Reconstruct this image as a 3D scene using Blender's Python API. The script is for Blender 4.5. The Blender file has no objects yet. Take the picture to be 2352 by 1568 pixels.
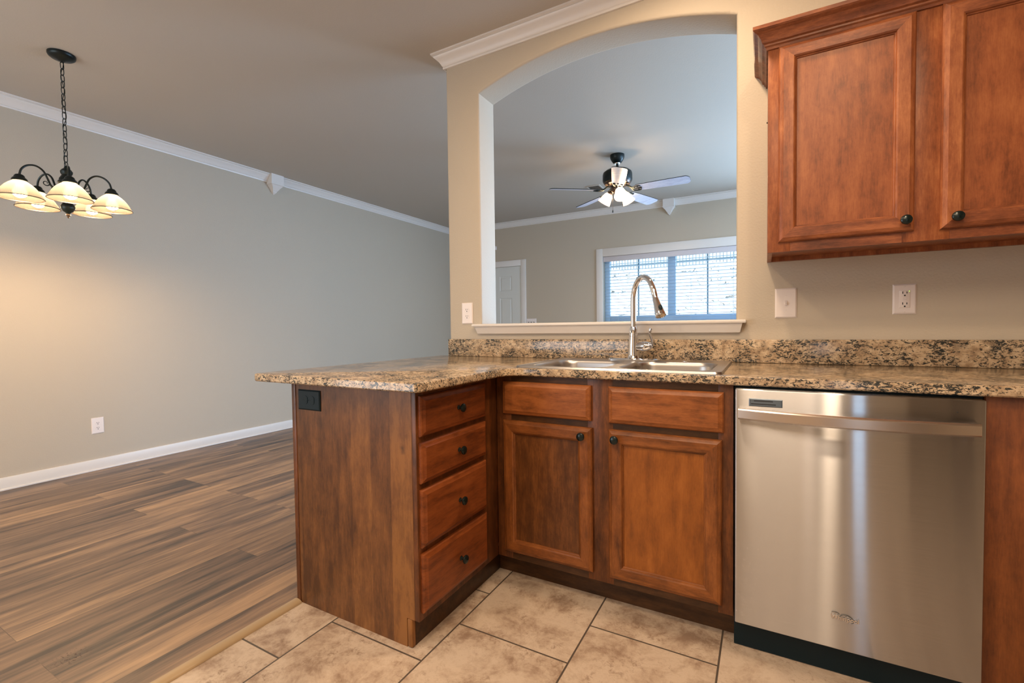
import bpy, bmesh, math, random
from mathutils import Vector, Matrix
C = bpy.context.scene.collection
S = bpy.context.scene
random.seed(7)
PI = math.pi

# ------------------------------------------------------------------ camera, world, lights, exposure
cam_d = bpy.data.cameras.new('camera')
cam = bpy.data.objects.new('camera', cam_d); C.objects.link(cam)
YAW, PITCH, ROLL = 0.5037, -0.0305, -0.0128
FPX = 1052.96
cam_d.sensor_fit = 'HORIZONTAL'; cam_d.sensor_width = 36.0
cam_d.lens = FPX / 2352 * 36.0
cam_d.clip_start = 0.02; cam_d.clip_end = 200
_f = Vector((-math.sin(YAW) * math.cos(PITCH), math.cos(YAW) * math.cos(PITCH), math.sin(PITCH)))
_r = Vector((math.cos(YAW), math.sin(YAW), 0)); _u = _r.cross(_f)
_r2 = math.cos(ROLL) * _r + math.sin(ROLL) * _u
_u2 = -math.sin(ROLL) * _r + math.cos(ROLL) * _u
_m = Matrix((( _r2.x, _u2.x, -_f.x, 1.7036), (_r2.y, _u2.y, -_f.y, -2.2969), (_r2.z, _u2.z, -_f.z, 1.0836), (0, 0, 0, 1)))
cam.matrix_world = _m
S.camera = cam

S.view_settings.view_transform = 'Standard'
S.view_settings.look = 'None'
S.view_settings.exposure = -0.15
S.view_settings.gamma = 1.0
S.view_settings.use_curve_mapping = False

world = bpy.data.worlds.new('world'); S.world = world
world.use_nodes = True
bg = world.node_tree.nodes['Background']
bg.inputs[0].default_value = (0.62, 0.80, 1.0, 1); bg.inputs[1].default_value = 3.2


def light(name, kind, loc, energy, color, size=0.1, rot=None, sy=None):
    d = bpy.data.lights.new(name, kind); d.energy = energy; d.color = color
    if kind == 'AREA':
        d.size = size
        if sy: d.shape = 'RECTANGLE'; d.size_y = sy
        else: d.shape = 'DISK'
    elif kind == 'POINT': d.shadow_soft_size = size
    elif kind == 'SUN': d.angle = size
    o = bpy.data.objects.new(name, d); C.objects.link(o); o.location = loc
    if rot: o.rotation_euler = rot
    return o


WARM = (1.0, 0.74, 0.49)
COOL = (0.44, 0.68, 1.0)
light('sun', 'SUN', (0, 0, 10), 5.0, (1, 0.97, 0.92), 0.01, (math.radians(38), 0, math.radians(-15)))
# kitchen ceiling lamps, one over the sink, plus an added soft fill
light('kitchen_lamp', 'AREA', (0.55, -1.95, 2.69), 20, WARM, 0.16)
light('kitchen_lamp', 'AREA', (2.05, -1.75, 2.69), 18, WARM, 0.16)
light('kitchen_fill', 'AREA', (1.55, -2.95, 2.69), 66, (1.0, 0.78, 0.57), 1.3, (0, 0, 0), 1.5)  # unseen soft area added to lift the kitchen shadows
light('sink_lamp', 'AREA', (1.35, -0.60, 2.70), 21, WARM, 0.14)
# added daylight fills at invented, unseen openings: patio side, far wall, dining end
light('patio_fill', 'AREA', (4.35, 2.1, 1.25), 140, (0.36, 0.62, 1.0), 2.2, (0, math.radians(90), 0), 1.9)  # added cool fill, set in an invented patio opening

light('far_fill', 'AREA', (3.1, 3.99, 1.5), 235, COOL, 1.6, (math.radians(-90), 0, 0), 1.25)  # added fill for ceiling and jamb, set in an invented window
light('dining_fill', 'AREA', (-1.6, -3.90, 1.25), 34, (1.0, 0.93, 0.84), 2.3, (math.radians(90), 0, 0), 1.75)  # added fill to raise the dining ambient

# ------------------------------------------------------------------ dimensions (metres)
ZC = 2.735            # ceiling
XD = -2.915           # dining wall
YF = 4.054            # far wall
XR = 4.4              # right end
YB = -3.95            # wall behind the camera
XA, XB, T = 0.2335, 1.591, 0.179   # arched pass-through
ZS, ZSP, ZTOP = 1.090, 2.455, 2.573
XI, YI, YFC = 0.696, -1.134, -0.613   # peninsula front, end panel, sink cabinet front
XS = 1.614            # right side of the sink cabinet
CT = 0.915

# ------------------------------------------------------------------ materials
MATS = {}


class NT:
    def __init__(self, name):
        m = bpy.data.materials.new(name); m.use_nodes = True
        self.m = m; self.t = m.node_tree; self.t.nodes.clear()
        self.out = self.t.nodes.new('ShaderNodeOutputMaterial')
        MATS[name] = m

    def n(self, kind, ins=None, **props):
        nd = self.t.nodes.new('ShaderNode' + kind)
        for k, v in props.items(): setattr(nd, k, v)
        for k, v in (ins or {}).items():
            s = nd.inputs[k]
            if isinstance(v, bpy.types.NodeSocket): self.t.links.new(v, s)
            else:
                if isinstance(v, (tuple, list)) and len(v) == 3 and s.type == 'RGBA': v = (*v, 1)
                s.default_value = v
        return nd

    def coord(self, scale=(1, 1, 1), loc=(0, 0, 0), rot=(0, 0, 0), rnd=False):
        v = self.n('TexCoord').outputs['Object']
        if rnd:
            oi = self.n('ObjectInfo').outputs['Random']
            mul = self.n('Math', {0: oi, 1: 37.0}, operation='MULTIPLY').outputs[0]
            v = self.n('VectorMath', {0: v, 1: mul}, operation='ADD').outputs[0]
        return self.n('Mapping', {'Vector': v, 'Scale': scale, 'Location': loc, 'Rotation': rot}).outputs[0]

    def noise(self, vec, scale, detail=4, rough=0.55, dist=0.0):
        return self.n('TexNoise', {'Vector': vec, 'Scale': scale, 'Detail': detail, 'Roughness': rough, 'Distortion': dist}).outputs[0]

    def ramp(self, fac, stops, interp='LINEAR'):
        nd = self.n('ValToRGB', {0: fac}); cr = nd.color_ramp; cr.interpolation = interp
        while len(cr.elements) < len(stops): cr.elements.new(0.5)
        for e, (p, c) in zip(cr.elements, stops):
            e.position = p; e.color = (*c, 1) if len(c) == 3 else c
        return nd.outputs[0]

    def mix(self, a, b, fac, mode='MIX'):
        nd = self.n('Mix', data_type='RGBA', blend_type=mode)
        for s, v in ((nd.inputs[0], fac), (nd.inputs[6], a), (nd.inputs[7], b)):
            if isinstance(v, bpy.types.NodeSocket): self.t.links.new(v, s)
            else: s.default_value = (*v, 1) if isinstance(v, tuple) and len(v) == 3 else v
        return nd.outputs[2]

    def math(self, op, a, b=0.0, c=0.0):
        nd = self.n('Math', {0: a, 1: b}, operation=op)
        return nd.outputs[0]

    def bump(self, h, strength, dist=0.001):
        return self.n('Bump', {'Height': h, 'Strength': strength, 'Distance': dist}).outputs[0]

    def bsdf(self, **kw):
        ins = {k.replace('_', ' '): v for k, v in kw.items()}
        b = self.n('BsdfPrincipled', ins)
        self.t.links.new(b.outputs[0], self.out.inputs[0]); return b


def plain(name, col, rough=0.5, metal=0.0, **kw):
    t = NT(name); t.bsdf(Base_Color=col, Roughness=rough, Metallic=metal, **kw); return t.m


def paint(name, col, scale=115, strength=0.6, rough=0.6):
    t = NT(name); v = t.coord()
    h = t.noise(v, scale, 3, 0.5)
    big = t.noise(v, 1.3, 2)
    c = t.mix(tuple(x * 0.985 for x in col), tuple(x * 1.015 for x in col), big)
    t.bsdf(Base_Color=c, Roughness=rough, Normal=t.bump(h, strength, 0.0018)); return t.m


def wood(name, axis, dark, mid, light_, bands=0.0, knots=False, rough=0.38, blotch=0.55):
    t = NT(name)
    k = {'x': (0.12, 1, 1), 'y': (1, 0.12, 1), 'z': (1, 1, 0.12)}[axis]
    kb = {'x': (0.5, 1, 1), 'y': (1, 0.5, 1), 'z': (1, 1, 0.5)}[axis]
    vg = t.coord(k, rnd=True); vb = t.coord(kb, rnd=True)
    g1 = t.noise(vg, 34, 5, 0.55, 0.3)
    g2 = t.noise(vg, 260, 3, 0.6)
    bl = t.noise(vb, 17, 8, 0.74, 0.2)
    f = t.math('ADD', t.math('MULTIPLY', g1, 1 - blotch), t.math('MULTIPLY', bl, blotch))
    if bands:
        sx = t.n('SeparateXYZ', {0: t.coord()}).outputs
        q = t.math('FLOOR', t.math('MULTIPLY', sx[0], 1 / bands))
        wn = t.n('TexWhiteNoise', {'W': q}, noise_dimensions='1D').outputs[0]
        f = t.math('ADD', f, t.math('MULTIPLY', t.math('SUBTRACT', wn, 0.5), 0.20))
    f = t.math('ADD', f, t.math('MULTIPLY', t.math('SUBTRACT', g2, 0.5), 0.22))
    col = t.ramp(f, [(0.32, dark), (0.5, mid), (0.65, light_)])
    if knots:
        vk = t.n('TexCoord').outputs['Object']
        for (kx, kz, r) in ((0.246, 0.68, 0.022), (0.405, 0.655, 0.028), (0.300, 0.20, 0.012)):
            sx = t.n('SeparateXYZ', {0: vk}).outputs
            dx = t.math('MULTIPLY', t.math('SUBTRACT', sx[0], kx), 1.5); dz = t.math('SUBTRACT', sx[2], kz)
            d = t.math('POWER', t.math('ADD', t.math('MULTIPLY', dx, dx), t.math('MULTIPLY', dz, dz)), 0.5)
            d = t.math('ADD', d, t.math('MULTIPLY', t.math('SUBTRACT', t.noise(t.coord(), 70, 3), 0.5), 0.02))
            msk = t.n('MapRange', {0: d, 1: 0.0, 2: r, 3: 0.75, 4: 0.0}).outputs[0]
            col = t.mix(col, tuple(x * 0.5 for x in dark), msk)
    t.bsdf(Base_Color=col, Roughness=rough, Normal=t.bump(g2, 0.12, 0.0006), Specular_IOR_Level=0.35)
    return t.m


WALL = (0.50, 0.428, 0.333)
M_wall = paint('greige_wall_paint', WALL)
M_ceil = paint('greige_ceiling_paint', (0.50, 0.445, 0.375), 110, 0.3)
M_trim = plain('white_trim_paint', (0.74, 0.69, 0.64), 0.35)
M_door = plain('white_door_paint', (0.66, 0.66, 0.62), 0.4)
M_plate = plain('white_plastic', (0.80, 0.72, 0.68), 0.3)
M_slot = plain('dark_slot', (0.02, 0.02, 0.02), 0.6)
M_black = plain('black_plastic', (0.002, 0.011, 0.015), 0.5, Specular_IOR_Level=0.25)
M_knob = plain('dark_bronze', (0.006, 0.014, 0.014), 0.22, 0.3)
M_bronze = plain('oil_rubbed_bronze', (0.012, 0.018, 0.018), 0.35, 0.6)
M_bronze2 = plain('aged_bronze', (0.10, 0.07, 0.055), 0.35, 0.8)
M_chrome = plain('chrome', (0.80, 0.80, 0.82), 0.06, 1.0)
M_dark = plain('dark_cavity', (0.006, 0.012, 0.012), 0.8)
M_screw = plain('steel_screw', (0.6, 0.55, 0.5), 0.3, 1.0)
M_led = None
t = NT('green_led'); t.bsdf(Base_Color=(0.3, 0.6, 0.1), Emission_Color=(0.55, 0.9, 0.15, 1), Emission_Strength=1.2); M_led = t.m

# cabinets
K = dict(dark=(0.060, 0.019, 0.006), mid=(0.190, 0.060, 0.014), light_=(0.300, 0.100, 0.024))
W_v = wood('maple_vertical', 'z', **K)
W_h = wood('maple_horizontal', 'x', **K)
W_hy = wood('maple_horizontal_side', 'y', (0.07, 0.018, 0.006), (0.20, 0.052, 0.013), (0.28, 0.078, 0.02), blotch=0.4)
W_false = wood('maple_drawer_front', 'x', (0.10, 0.030, 0.008), (0.27, 0.085, 0.022), (0.37, 0.125, 0.035))
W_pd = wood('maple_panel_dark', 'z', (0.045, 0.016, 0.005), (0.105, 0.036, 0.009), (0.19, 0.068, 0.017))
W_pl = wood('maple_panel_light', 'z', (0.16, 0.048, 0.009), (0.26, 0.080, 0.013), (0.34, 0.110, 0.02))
W_end = wood('maple_end_panel', 'z', (0.075, 0.028, 0.008), (0.165, 0.063, 0.017), (0.255, 0.104, 0.027), bands=0.095, knots=True, blotch=0.55)
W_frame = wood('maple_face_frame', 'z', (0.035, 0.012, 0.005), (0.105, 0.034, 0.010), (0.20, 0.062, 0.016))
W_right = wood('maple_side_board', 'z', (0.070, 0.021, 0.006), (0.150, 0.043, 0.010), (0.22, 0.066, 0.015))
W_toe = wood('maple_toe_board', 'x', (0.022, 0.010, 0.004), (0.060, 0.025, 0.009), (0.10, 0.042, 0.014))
W_uv = wood('maple_upper_vertical', 'z', (0.13, 0.036, 0.014), (0.28, 0.085, 0.030), (0.42, 0.15, 0.055))  # upper maple is lighter, partly from light put into the colour
W_uh = wood('maple_upper_horizontal', 'x', (0.07, 0.022, 0.010), (0.20, 0.060, 0.024), (0.36, 0.12, 0.045))
W_up = wood('maple_upper_panel', 'z', (0.12, 0.034, 0.013), (0.27, 0.080, 0.028), (0.36, 0.12, 0.042), blotch=0.6)

# granite
t = NT('speckled_granite')
v = t.coord((1, 1, 1), rot=(0.3, 0.2, 0.5)); vs = t.coord((1.0, 1.9, 1.9), rot=(0.1, 0.35, 0.3))
base = t.ramp(t.noise(v, 38, 4, 0.6), [(0.3, (0.27, 0.18, 0.11)), (0.48, (0.49, 0.355, 0.225)), (0.7, (0.65, 0.51, 0.35))])
grey = t.n('MapRange', {0: t.noise(v, 16, 3, 0.6), 1: 0.56, 2: 0.66, 3: 0.0, 4: 0.55}).outputs[0]
c = t.mix(base, (0.16, 0.12, 0.085), grey)
sp = t.noise(vs, 72, 6, 0.74, 0.9)
cl = t.noise(v, 9, 2)
thr = t.math('ADD', sp, t.math('MULTIPLY', t.math('SUBTRACT', cl, 0.5), 0.28))
dk = t.n('MapRange', {0: thr, 1: 0.508, 2: 0.545, 3: 0.0, 4: 0.96}).outputs[0]
c = t.mix(c, (0.016, 0.024, 0.027), dk)
rs = t.n('MapRange', {0: t.noise(v, 120, 3, 0.6), 1: 0.64, 2: 0.70, 3: 0.0, 4: 0.8}).outputs[0]
c = t.mix(c, (0.07, 0.025, 0.012), rs)
t.bsdf(Base_Color=c, Roughness=0.13, Specular_IOR_Level=0.5); M_granite = t.m

# brushed steel: grain runs sideways so reflections smear upwards
t = NT('brushed_steel')
nb = t.noise(t.coord((1, 1, 60)), 9, 4, 0.7)
scol = t.mix((0.47, 0.48, 0.50), (0.58, 0.59, 0.615), nb)
gn = t.n('NewGeometry').outputs['Normal']; tz = t.n('CombineXYZ', {0: 1.0, 1: 0.0, 2: 0.0}).outputs[0]
acc = None; wsum = 0.0
for tilt, w in ((0.0, 0.50), (0.11, 0.26), (-0.15, 0.24)):
    nv = t.n('VectorMath', {0: gn, 1: (0.0, 0.0, tilt)}, operation='ADD').outputs[0]
    nv = t.n('VectorMath', {0: nv}, operation='NORMALIZE').outputs[0]
    lobe = t.n('BsdfAnisotropic', {'Color': scol, 'Roughness': 0.21, 'Anisotropy': 0.84, 'Normal': nv, 'Tangent': tz}).outputs[0]
    wsum += w
    acc = lobe if acc is None else t.n('MixShader', {0: w / wsum, 1: acc, 2: lobe}).outputs[0]
t.t.links.new(acc, t.out.inputs[0])
M_steel = t.m
t = NT('satin_steel_sink')
t.bsdf(Base_Color=(0.46, 0.435, 0.42), Metallic=1.0, Roughness=t.n('MapRange', {0: t.noise(t.coord((30, 1, 1)), 20, 3), 3: 0.26, 4: 0.38}).outputs[0]); M_sink = t.m

# floor tile: columns along y, every second one shifted by half a tile
t = NT('stone_floor_tile')
pv = t.n('SeparateXYZ', {0: t.n('TexCoord').outputs['Object']}).outputs
bu = t.math('ADD', pv[1], 0.951); bv = t.math('ADD', pv[0], -0.2995)
uv = t.n('CombineXYZ', {0: bu, 1: bv, 2: 0.0}).outputs[0]
br = t.n('TexBrick', {'Vector': uv, 'Color1': (0, 0, 0), 'Color2': (1, 1, 1), 'Mortar': (0.5, 0.5, 0.5), 'Scale': 1.0,
                      'Mortar Size': 0.0032, 'Mortar Smooth': 0.1, 'Bias': 0.0, 'Brick Width': 0.4245, 'Row Height': 0.4263},
         offset=0.5, offset_frequency=2)
vt = t.n('VectorMath', {0: t.n('TexCoord').outputs['Object'], 1: t.math('MULTIPLY', br.outputs[0], 9.0)}, operation='ADD').outputs[0]
n1 = t.noise(vt, 6.5, 9, 0.74, 0.25); n2 = t.noise(vt, 46, 8, 0.8, 0.5)
c = t.ramp(n1, [(0.36, (0.27, 0.18, 0.125)), (0.46, (0.43, 0.325, 0.24)), (0.56, (0.54, 0.43, 0.33)), (0.68, (0.46, 0.35, 0.265))])
vein = t.n('MapRange', {0: n2, 1: 0.51, 2: 0.62, 3: 0.0, 4: 0.7}).outputs[0]
vein = t.math('MULTIPLY', vein, t.n('MapRange', {0: t.noise(vt, 7, 3), 1: 0.42, 2: 0.6}).outputs[0])
c = t.mix(c, (0.19, 0.115, 0.07), vein)
c = t.mix(c, (0.085, 0.065, 0.05), br.outputs[1])
hh = t.math('SUBTRACT', t.math('MULTIPLY', n2, 0.25), br.outputs[1])
t.bsdf(Base_Color=c, Roughness=0.45, Normal=t.bump(hh, 0.5, 0.002)); M_tile = t.m

# wood plank floor, planks along y
t = NT('plank_floor')
pv = t.n('SeparateXYZ', {0: t.n('TexCoord').outputs['Object']}).outputs
uv = t.n('CombineXYZ', {0: t.math('ADD', pv[1], 10.3), 1: t.math('ADD', pv[0], 0.06), 2: 0.0}).outputs[0]
br = t.n('TexBrick', {'Vector': uv, 'Color1': (0, 0, 0), 'Color2': (1, 1, 1), 'Mortar': (0.4, 0.4, 0.4), 'Scale': 1.0,
                      'Mortar Size': 0.0008, 'Mortar Smooth': 0.0, 'Bias': 0.0, 'Brick Width': 1.22, 'Row Height': 0.18},
         offset=0.37, offset_frequency=3)
off = t.n('CombineXYZ', {0: t.math('MULTIPLY', br.outputs[0], 5.0), 1: t.math('MULTIPLY', br.outputs[0], 23.0), 2: 0.0}).outputs[0]
vt = t.n('VectorMath', {0: t.n('TexCoord').outputs['Object'], 1: off}, operation='ADD').outputs[0]
vg = t.n('Mapping', {'Vector': vt, 'Scale': (1, 0.10, 1)}).outputs[0]
vg2 = t.n('Mapping', {'Vector': vt, 'Scale': (1, 0.035, 1)}).outputs[0]
s1 = t.noise(vg, 11, 4, 0.6, 0.4); s2 = t.noise(vg2, 90, 4, 0.65); s3 = t.noise(vg, 30, 4, 0.6, 1.0)
f = t.math('ADD', t.math('MULTIPLY', s1, 0.62), t.math('MULTIPLY', s3, 0.22))
f = t.math('ADD', f, t.math('MULTIPLY', s2, 0.16))
f = t.math('ADD', f, t.math('MULTIPLY', t.math('SUBTRACT', br.outputs[0], 0.5), 0.10))
c = t.ramp(f, [(0.37, (0.060, 0.050, 0.046)), (0.46, (0.155, 0.105, 0.078)), (0.53, (0.235, 0.155, 0.105)), (0.64, (0.42, 0.27, 0.16))])
c = t.mix(c, (0.05, 0.035, 0.028), t.math('MULTIPLY', br.outputs[1], 0.6))
# a few dark gouges near the front of the dining floor
dx = t.math('SUBTRACT', pv[0], -0.325); dy = t.math('SUBTRACT', pv[1], -1.70)
d = t.math('POWER', t.math('ADD', t.math('MULTIPLY', dx, dx), t.math('MULTIPLY', dy, dy)), 0.5)
near = t.n('MapRange', {0: d, 1: 0.02, 2: 0.06, 3: 1.0, 4: 0.0}).outputs[0]
sc = t.n('MapRange', {0: t.noise(t.coord((1, 1.6, 1)), 95, 2), 1: 0.57, 2: 0.61}).outputs[0]
c = t.mix(c, (0.035, 0.015, 0.01), t.math('MULTIPLY', near, sc))
t.bsdf(Base_Color=c, Roughness=0.42, Normal=t.bump(s2, 0.15, 0.0008)); M_plank = t.m

# lamp glass and bulbs
def lamp_glass(name, thru, diff, clear):
    global M_tmp
    t = NT(name)
    tr = t.n('BsdfTranslucent', {0: thru}); tp = t.n('BsdfTransparent', {0: (0.95, 0.93, 0.90)})
    gl = t.n('BsdfGlossy', {0: (1, 1, 1), 1: 0.15}); df = t.n('BsdfDiffuse', {0: diff})
    m1 = t.n('MixShader', {0: 0.5, 1: tr.outputs[0], 2: df.outputs[0]})
    m2 = t.n('MixShader', {0: clear, 1: m1.outputs[0], 2: tp.outputs[0]})
    m3 = t.n('MixShader', {0: 0.05, 1: m2.outputs[0], 2: gl.outputs[0]})
    t.t.links.new(m3.outputs[0], t.out.inputs[0]); return t.m


M_shade = lamp_glass('ribbed_glass', (0.085, 0.083, 0.078), (0.10, 0.09, 0.08), 0.004)
M_shade_rib = lamp_glass('ribbed_glass_dense', (0.062, 0.061, 0.058), (0.10, 0.09, 0.08), 0.003)
M_fshade = lamp_glass('frosted_fan_glass', (0.70, 0.62, 0.52), (0.80, 0.75, 0.68), 0.34)


def emitter(name, col, st):
    t = NT(name); e = t.n('Emission', {0: col, 1: st}); t.t.links.new(e.outputs[0], t.out.inputs[0]); return t.m


M_bulb = emitter('lit_bulb', (1.0, 0.68, 0.36), 330)
M_fbulb = emitter('lit_fan_bulb', (1.0, 0.74, 0.46), 900)
t = NT('window_glass')
tp = t.n('BsdfTransparent', {0: (0.94, 0.98, 1.0)}); gl = t.n('BsdfGlossy', {0: (1, 1, 1), 1: 0.02})
mx = t.n('MixShader', {0: 0.06, 1: tp.outputs[0], 2: gl.outputs[0]}); t.t.links.new(mx.outputs[0], t.out.inputs[0]); M_glass = t.m
M_vinyl = plain('backlit_window_vinyl', (0.42, 0.58, 0.74), 0.35)  # white frame; the blue of the backlight is put into its colour
M_slat = plain('blind_slat_backlit', (0.50, 0.64, 0.76), 0.4)  # white slats with a blue backlit tint put into the colour
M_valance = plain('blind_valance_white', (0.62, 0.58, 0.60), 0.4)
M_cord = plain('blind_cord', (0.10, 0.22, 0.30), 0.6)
M_blade = wood('fan_blade_finish', 'x', (0.42, 0.42, 0.52), (0.60, 0.62, 0.74), (0.72, 0.74, 0.82), rough=0.3)  # pale finish; its blue cast is daylight put into the colour
M_rail = plain('transition_strip_tan', (0.40, 0.285, 0.165), 0.4)
t = NT('sunlit_rock')
v = t.coord()
n1 = t.noise(v, 1.6, 8, 0.7, 1.0)
vo = t.n('TexVoronoi', {'Vector': v, 'Scale': 1.5, 'Randomness': 1.0}, feature='DISTANCE_TO_EDGE').outputs[0]
crk = t.n('MapRange', {0: t.noise(v, 4.0, 6, 0.75, 2.2), 1: 0.545, 2: 0.60}).outputs[0]
c = t.mix((0.72, 0.71, 0.66), (0.06, 0.065, 0.06), crk)
t.bsdf(Base_Color=c, Roughness=0.9, Normal=t.bump(n1, 0.6, 0.05)); M_rock = t.m
M_fence = plain('painted_metal_fence', (0.10, 0.16, 0.20), 0.5)
M_ground = plain('pale_ground', (0.45, 0.42, 0.35), 0.9)
t = NT('etched_grey'); t.bsdf(Base_Color=(0.16, 0.15, 0.14), Roughness=0.4, Metallic=0.6); M_etch = t.m
M_letter = plain('badge_chrome', (0.78, 0.74, 0.70), 0.25, 0.9)
M_vent = plain('vent_grey', (0.16, 0.20, 0.24), 0.35, 0.5)


# ------------------------------------------------------------------ mesh helpers
class MB:
    def __init__(self):
        self.b = bmesh.new(); self.slot = 0

    def _mark(self, faces):
        for f in faces: f.material_index = self.slot
        return faces

    def box(self, x0, x1, y0, y1, z0, z1, bev=0.0, seg=2):
        r = bmesh.ops.create_cube(self.b, size=1.0)
        vs = r['verts']
        for v in vs:
            v.co = Vector(((x0 + x1) / 2 + v.co.x * (x1 - x0), (y0 + y1) / 2 + v.co.y * (y1 - y0), (z0 + z1) / 2 + v.co.z * (z1 - z0)))
        fs = list({f for v in vs for f in v.link_faces}); self._mark(fs)
        if bev:
            es = list({e for v in vs for e in v.link_edges})
            bmesh.ops.bevel(self.b, geom=es, offset=bev, segments=seg, profile=0.5, affect='EDGES', clamp_overlap=True)
        return self

    def loop(self, pts):
        return [self.b.verts.new(p) for p in pts]

    def bridge(self, A, B, closed=True):
        n = len(A); fs = []
        for i in range(n if closed else n - 1):
            j = (i + 1) % n
            try: fs.append(self.b.faces.new((A[i], A[j], B[j], B[i])))
            except ValueError: pass
        self._mark(fs); return fs

    def cap(self, A):
        try: self._mark([self.b.faces.new(A)])
        except ValueError: pass

    def loft(self, rings, closed=True, cap0=True, cap1=True):
        L = [self.loop(r) for r in rings]
        for a, b in zip(L, L[1:]): self.bridge(a, b, closed)
        if cap0: self.cap(L[0])
        if cap1: self.cap(L[-1])
        return L

    def lathe(self, prof, mat=None, seg=32, cap0=True, cap1=True):
        """prof: list of (r, h); mat: 4x4 placing local z axis."""
        mat = mat or Matrix()
        rings = []
        for r, h in prof:
            rings.append([mat @ Vector((max(r, 1e-5) * math.cos(2 * PI * i / seg), max(r, 1e-5) * math.sin(2 * PI * i / seg), h)) for i in range(seg)])
        self.loft(rings, True, cap0, cap1); return self

    def tube(self, pts, r, seg=10, closed=False, flat=None):
        pts = [Vector(p) for p in pts]; n = len(pts)
        rr = r if isinstance(r, (list, tuple)) else [r] * n
        tang = []
        for i in range(n):
            if closed: d = pts[(i + 1) % n] - pts[i - 1]
            else: d = pts[min(i + 1, n - 1)] - pts[max(i - 1, 0)]
            tang.append(d.normalized())
        up = Vector((0, 0, 1)) if abs(tang[0].z) < 0.9 else Vector((1, 0, 0))
        nrm = (up - tang[0] * up.dot(tang[0])).normalized()
        rings = []
        for i in range(n):
            nrm = (nrm - tang[i] * nrm.dot(tang[i])).normalized()
            bi = tang[i].cross(nrm)
            a, b = (rr[i], rr[i]) if not flat else (rr[i] * flat[0], rr[i] * flat[1])
            rings.append([pts[i] + nrm * a * math.cos(2 * PI * k / seg) + bi * b * math.sin(2 * PI * k / seg) for k in range(seg)])
        if closed:
            L = [self.loop(q) for q in rings]
            for i in range(n): self.bridge(L[i], L[(i + 1) % n])
        else: self.loft(rings)
        return self

    def prism(self, poly, vec):
        vec = Vector(vec)
        self.loft([[Vector(p) for p in poly], [Vector(p) + vec for p in poly]]); return self

    def sweep(self, prof, path, outward):
        """prof: list of (out, z); path: xy points; outward(i) -> list of mitre vectors per path point."""
        rings = []
        for (px, py), (ox, oy) in zip(path, outward):
            rings.append([(px + ox * o, py + oy * o, z) for o, z in prof])
        self.loft(rings); return self

    def panel(self, place, w0, w1, h0, h1, levels, cap=True, hv=False, back=True):
        """stepped rectangular front. place(u, v, d) -> world; levels: (inset, depth). hv: material slot 1 on top/bottom sides."""
        L = []
        for ins, d in levels:
            L.append(self.loop([place(w0 + ins, h0 + ins, d), place(w1 - ins, h0 + ins, d), place(w1 - ins, h1 - ins, d), place(w0 + ins, h1 - ins, d)]))
        for a, b in zip(L, L[1:]):
            for i in range(4):
                j = (i + 1) % 4
                f = self.b.faces.new((a[i], a[j], b[j], b[i]))
                f.material_index = 1 if (hv and i in (0, 2)) else self.slot
        if back: self.cap(L[0])
        if cap: self.cap(L[-1])
        return self

    def fill_plate(self, outer, holes, z0, z1, place=lambda x, y, z: (x, y, z), bottom=True):
        """flat plate with holes; returns nothing. outer/holes: lists of (x, y)."""
        allL = []
        for zz, do in ((z1, True), (z0, bottom)):
            edges = []; loops = []
            for P in [outer] + holes:
                vs = [self.b.verts.new(place(x, y, zz)) for x, y in P]; loops.append(vs)
                for i in range(len(vs)): edges.append(self.b.edges.new((vs[i], vs[(i + 1) % len(vs)])))
            if do:
                r = bmesh.ops.triangle_fill(self.b, use_beauty=True, use_dissolve=False, edges=edges)
                self._mark([g for g in r['geom'] if isinstance(g, bmesh.types.BMFace)])
            allL.append(loops)
        for a, b in zip(allL[0], allL[1]): self.bridge(a, b)
        return allL


def obj(name, mb, mats, parent=None, smooth=35, label=None):
    b = mb.b
    bmesh.ops.recalc_face_normals(b, faces=b.faces[:])
    me = bpy.data.meshes.new(name); b.to_mesh(me); b.free()
    for m in (mats if isinstance(mats, (list, tuple)) else [mats]): me.materials.append(m)
    for p in me.polygons: p.use_smooth = True
    me.set_sharp_from_angle(angle=math.radians(smooth))
    o = bpy.data.objects.new(name, me); C.objects.link(o)
    if parent:
        o.parent = parent
        root = parent
        while root.parent: root = root.parent
        me.transform(Matrix.Translation(-Vector(root.location)))
    if label: o['label'] = label
    return o


def thing(name, label, cat, loc=(0, 0, 0), group=None):
    o = bpy.data.objects.new(name, None); C.objects.link(o); o.empty_display_size = 0.1
    o.location = loc; o['label'] = label; o['category'] = cat
    if group: o['group'] = group
    return o


def tag(o, label, cat, group=None):
    o['label'] = label; o['category'] = cat
    if group: o['group'] = group
    return o


def struct(name, mb, mats, parent=None, smooth=35):
    o = obj(name, mb, mats, parent, smooth)
    if not parent: o['kind'] = 'structure'
    return o


def sgroup(name, loc=(0, 0, 0)):
    o = bpy.data.objects.new(name, None); C.objects.link(o); o.location = loc; o['kind'] = 'structure'; return o


def axis_mat(origin, direction):
    d = Vector(direction).normalized()
    return Matrix.Translation(Vector(origin)) @ d.to_track_quat('Z', 'Y').to_matrix().to_4x4()


def catmull(pts, n=8):
    P = [Vector(p) for p in pts]; P = [P[0] * 2 - P[1]] + P + [P[-1] * 2 - P[-2]]
    out = []
    for i in range(1, len(P) - 2):
        for k in range(n):
            s = k / n
            a, b, c, d = P[i - 1], P[i], P[i + 1], P[i + 2]
            out.append(0.5 * ((2 * b) + (c - a) * s + (2 * a - 5 * b + 4 * c - d) * s * s + (-a + 3 * b - 3 * c + d) * s ** 3))
    out.append(P[-2]); return out


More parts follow.
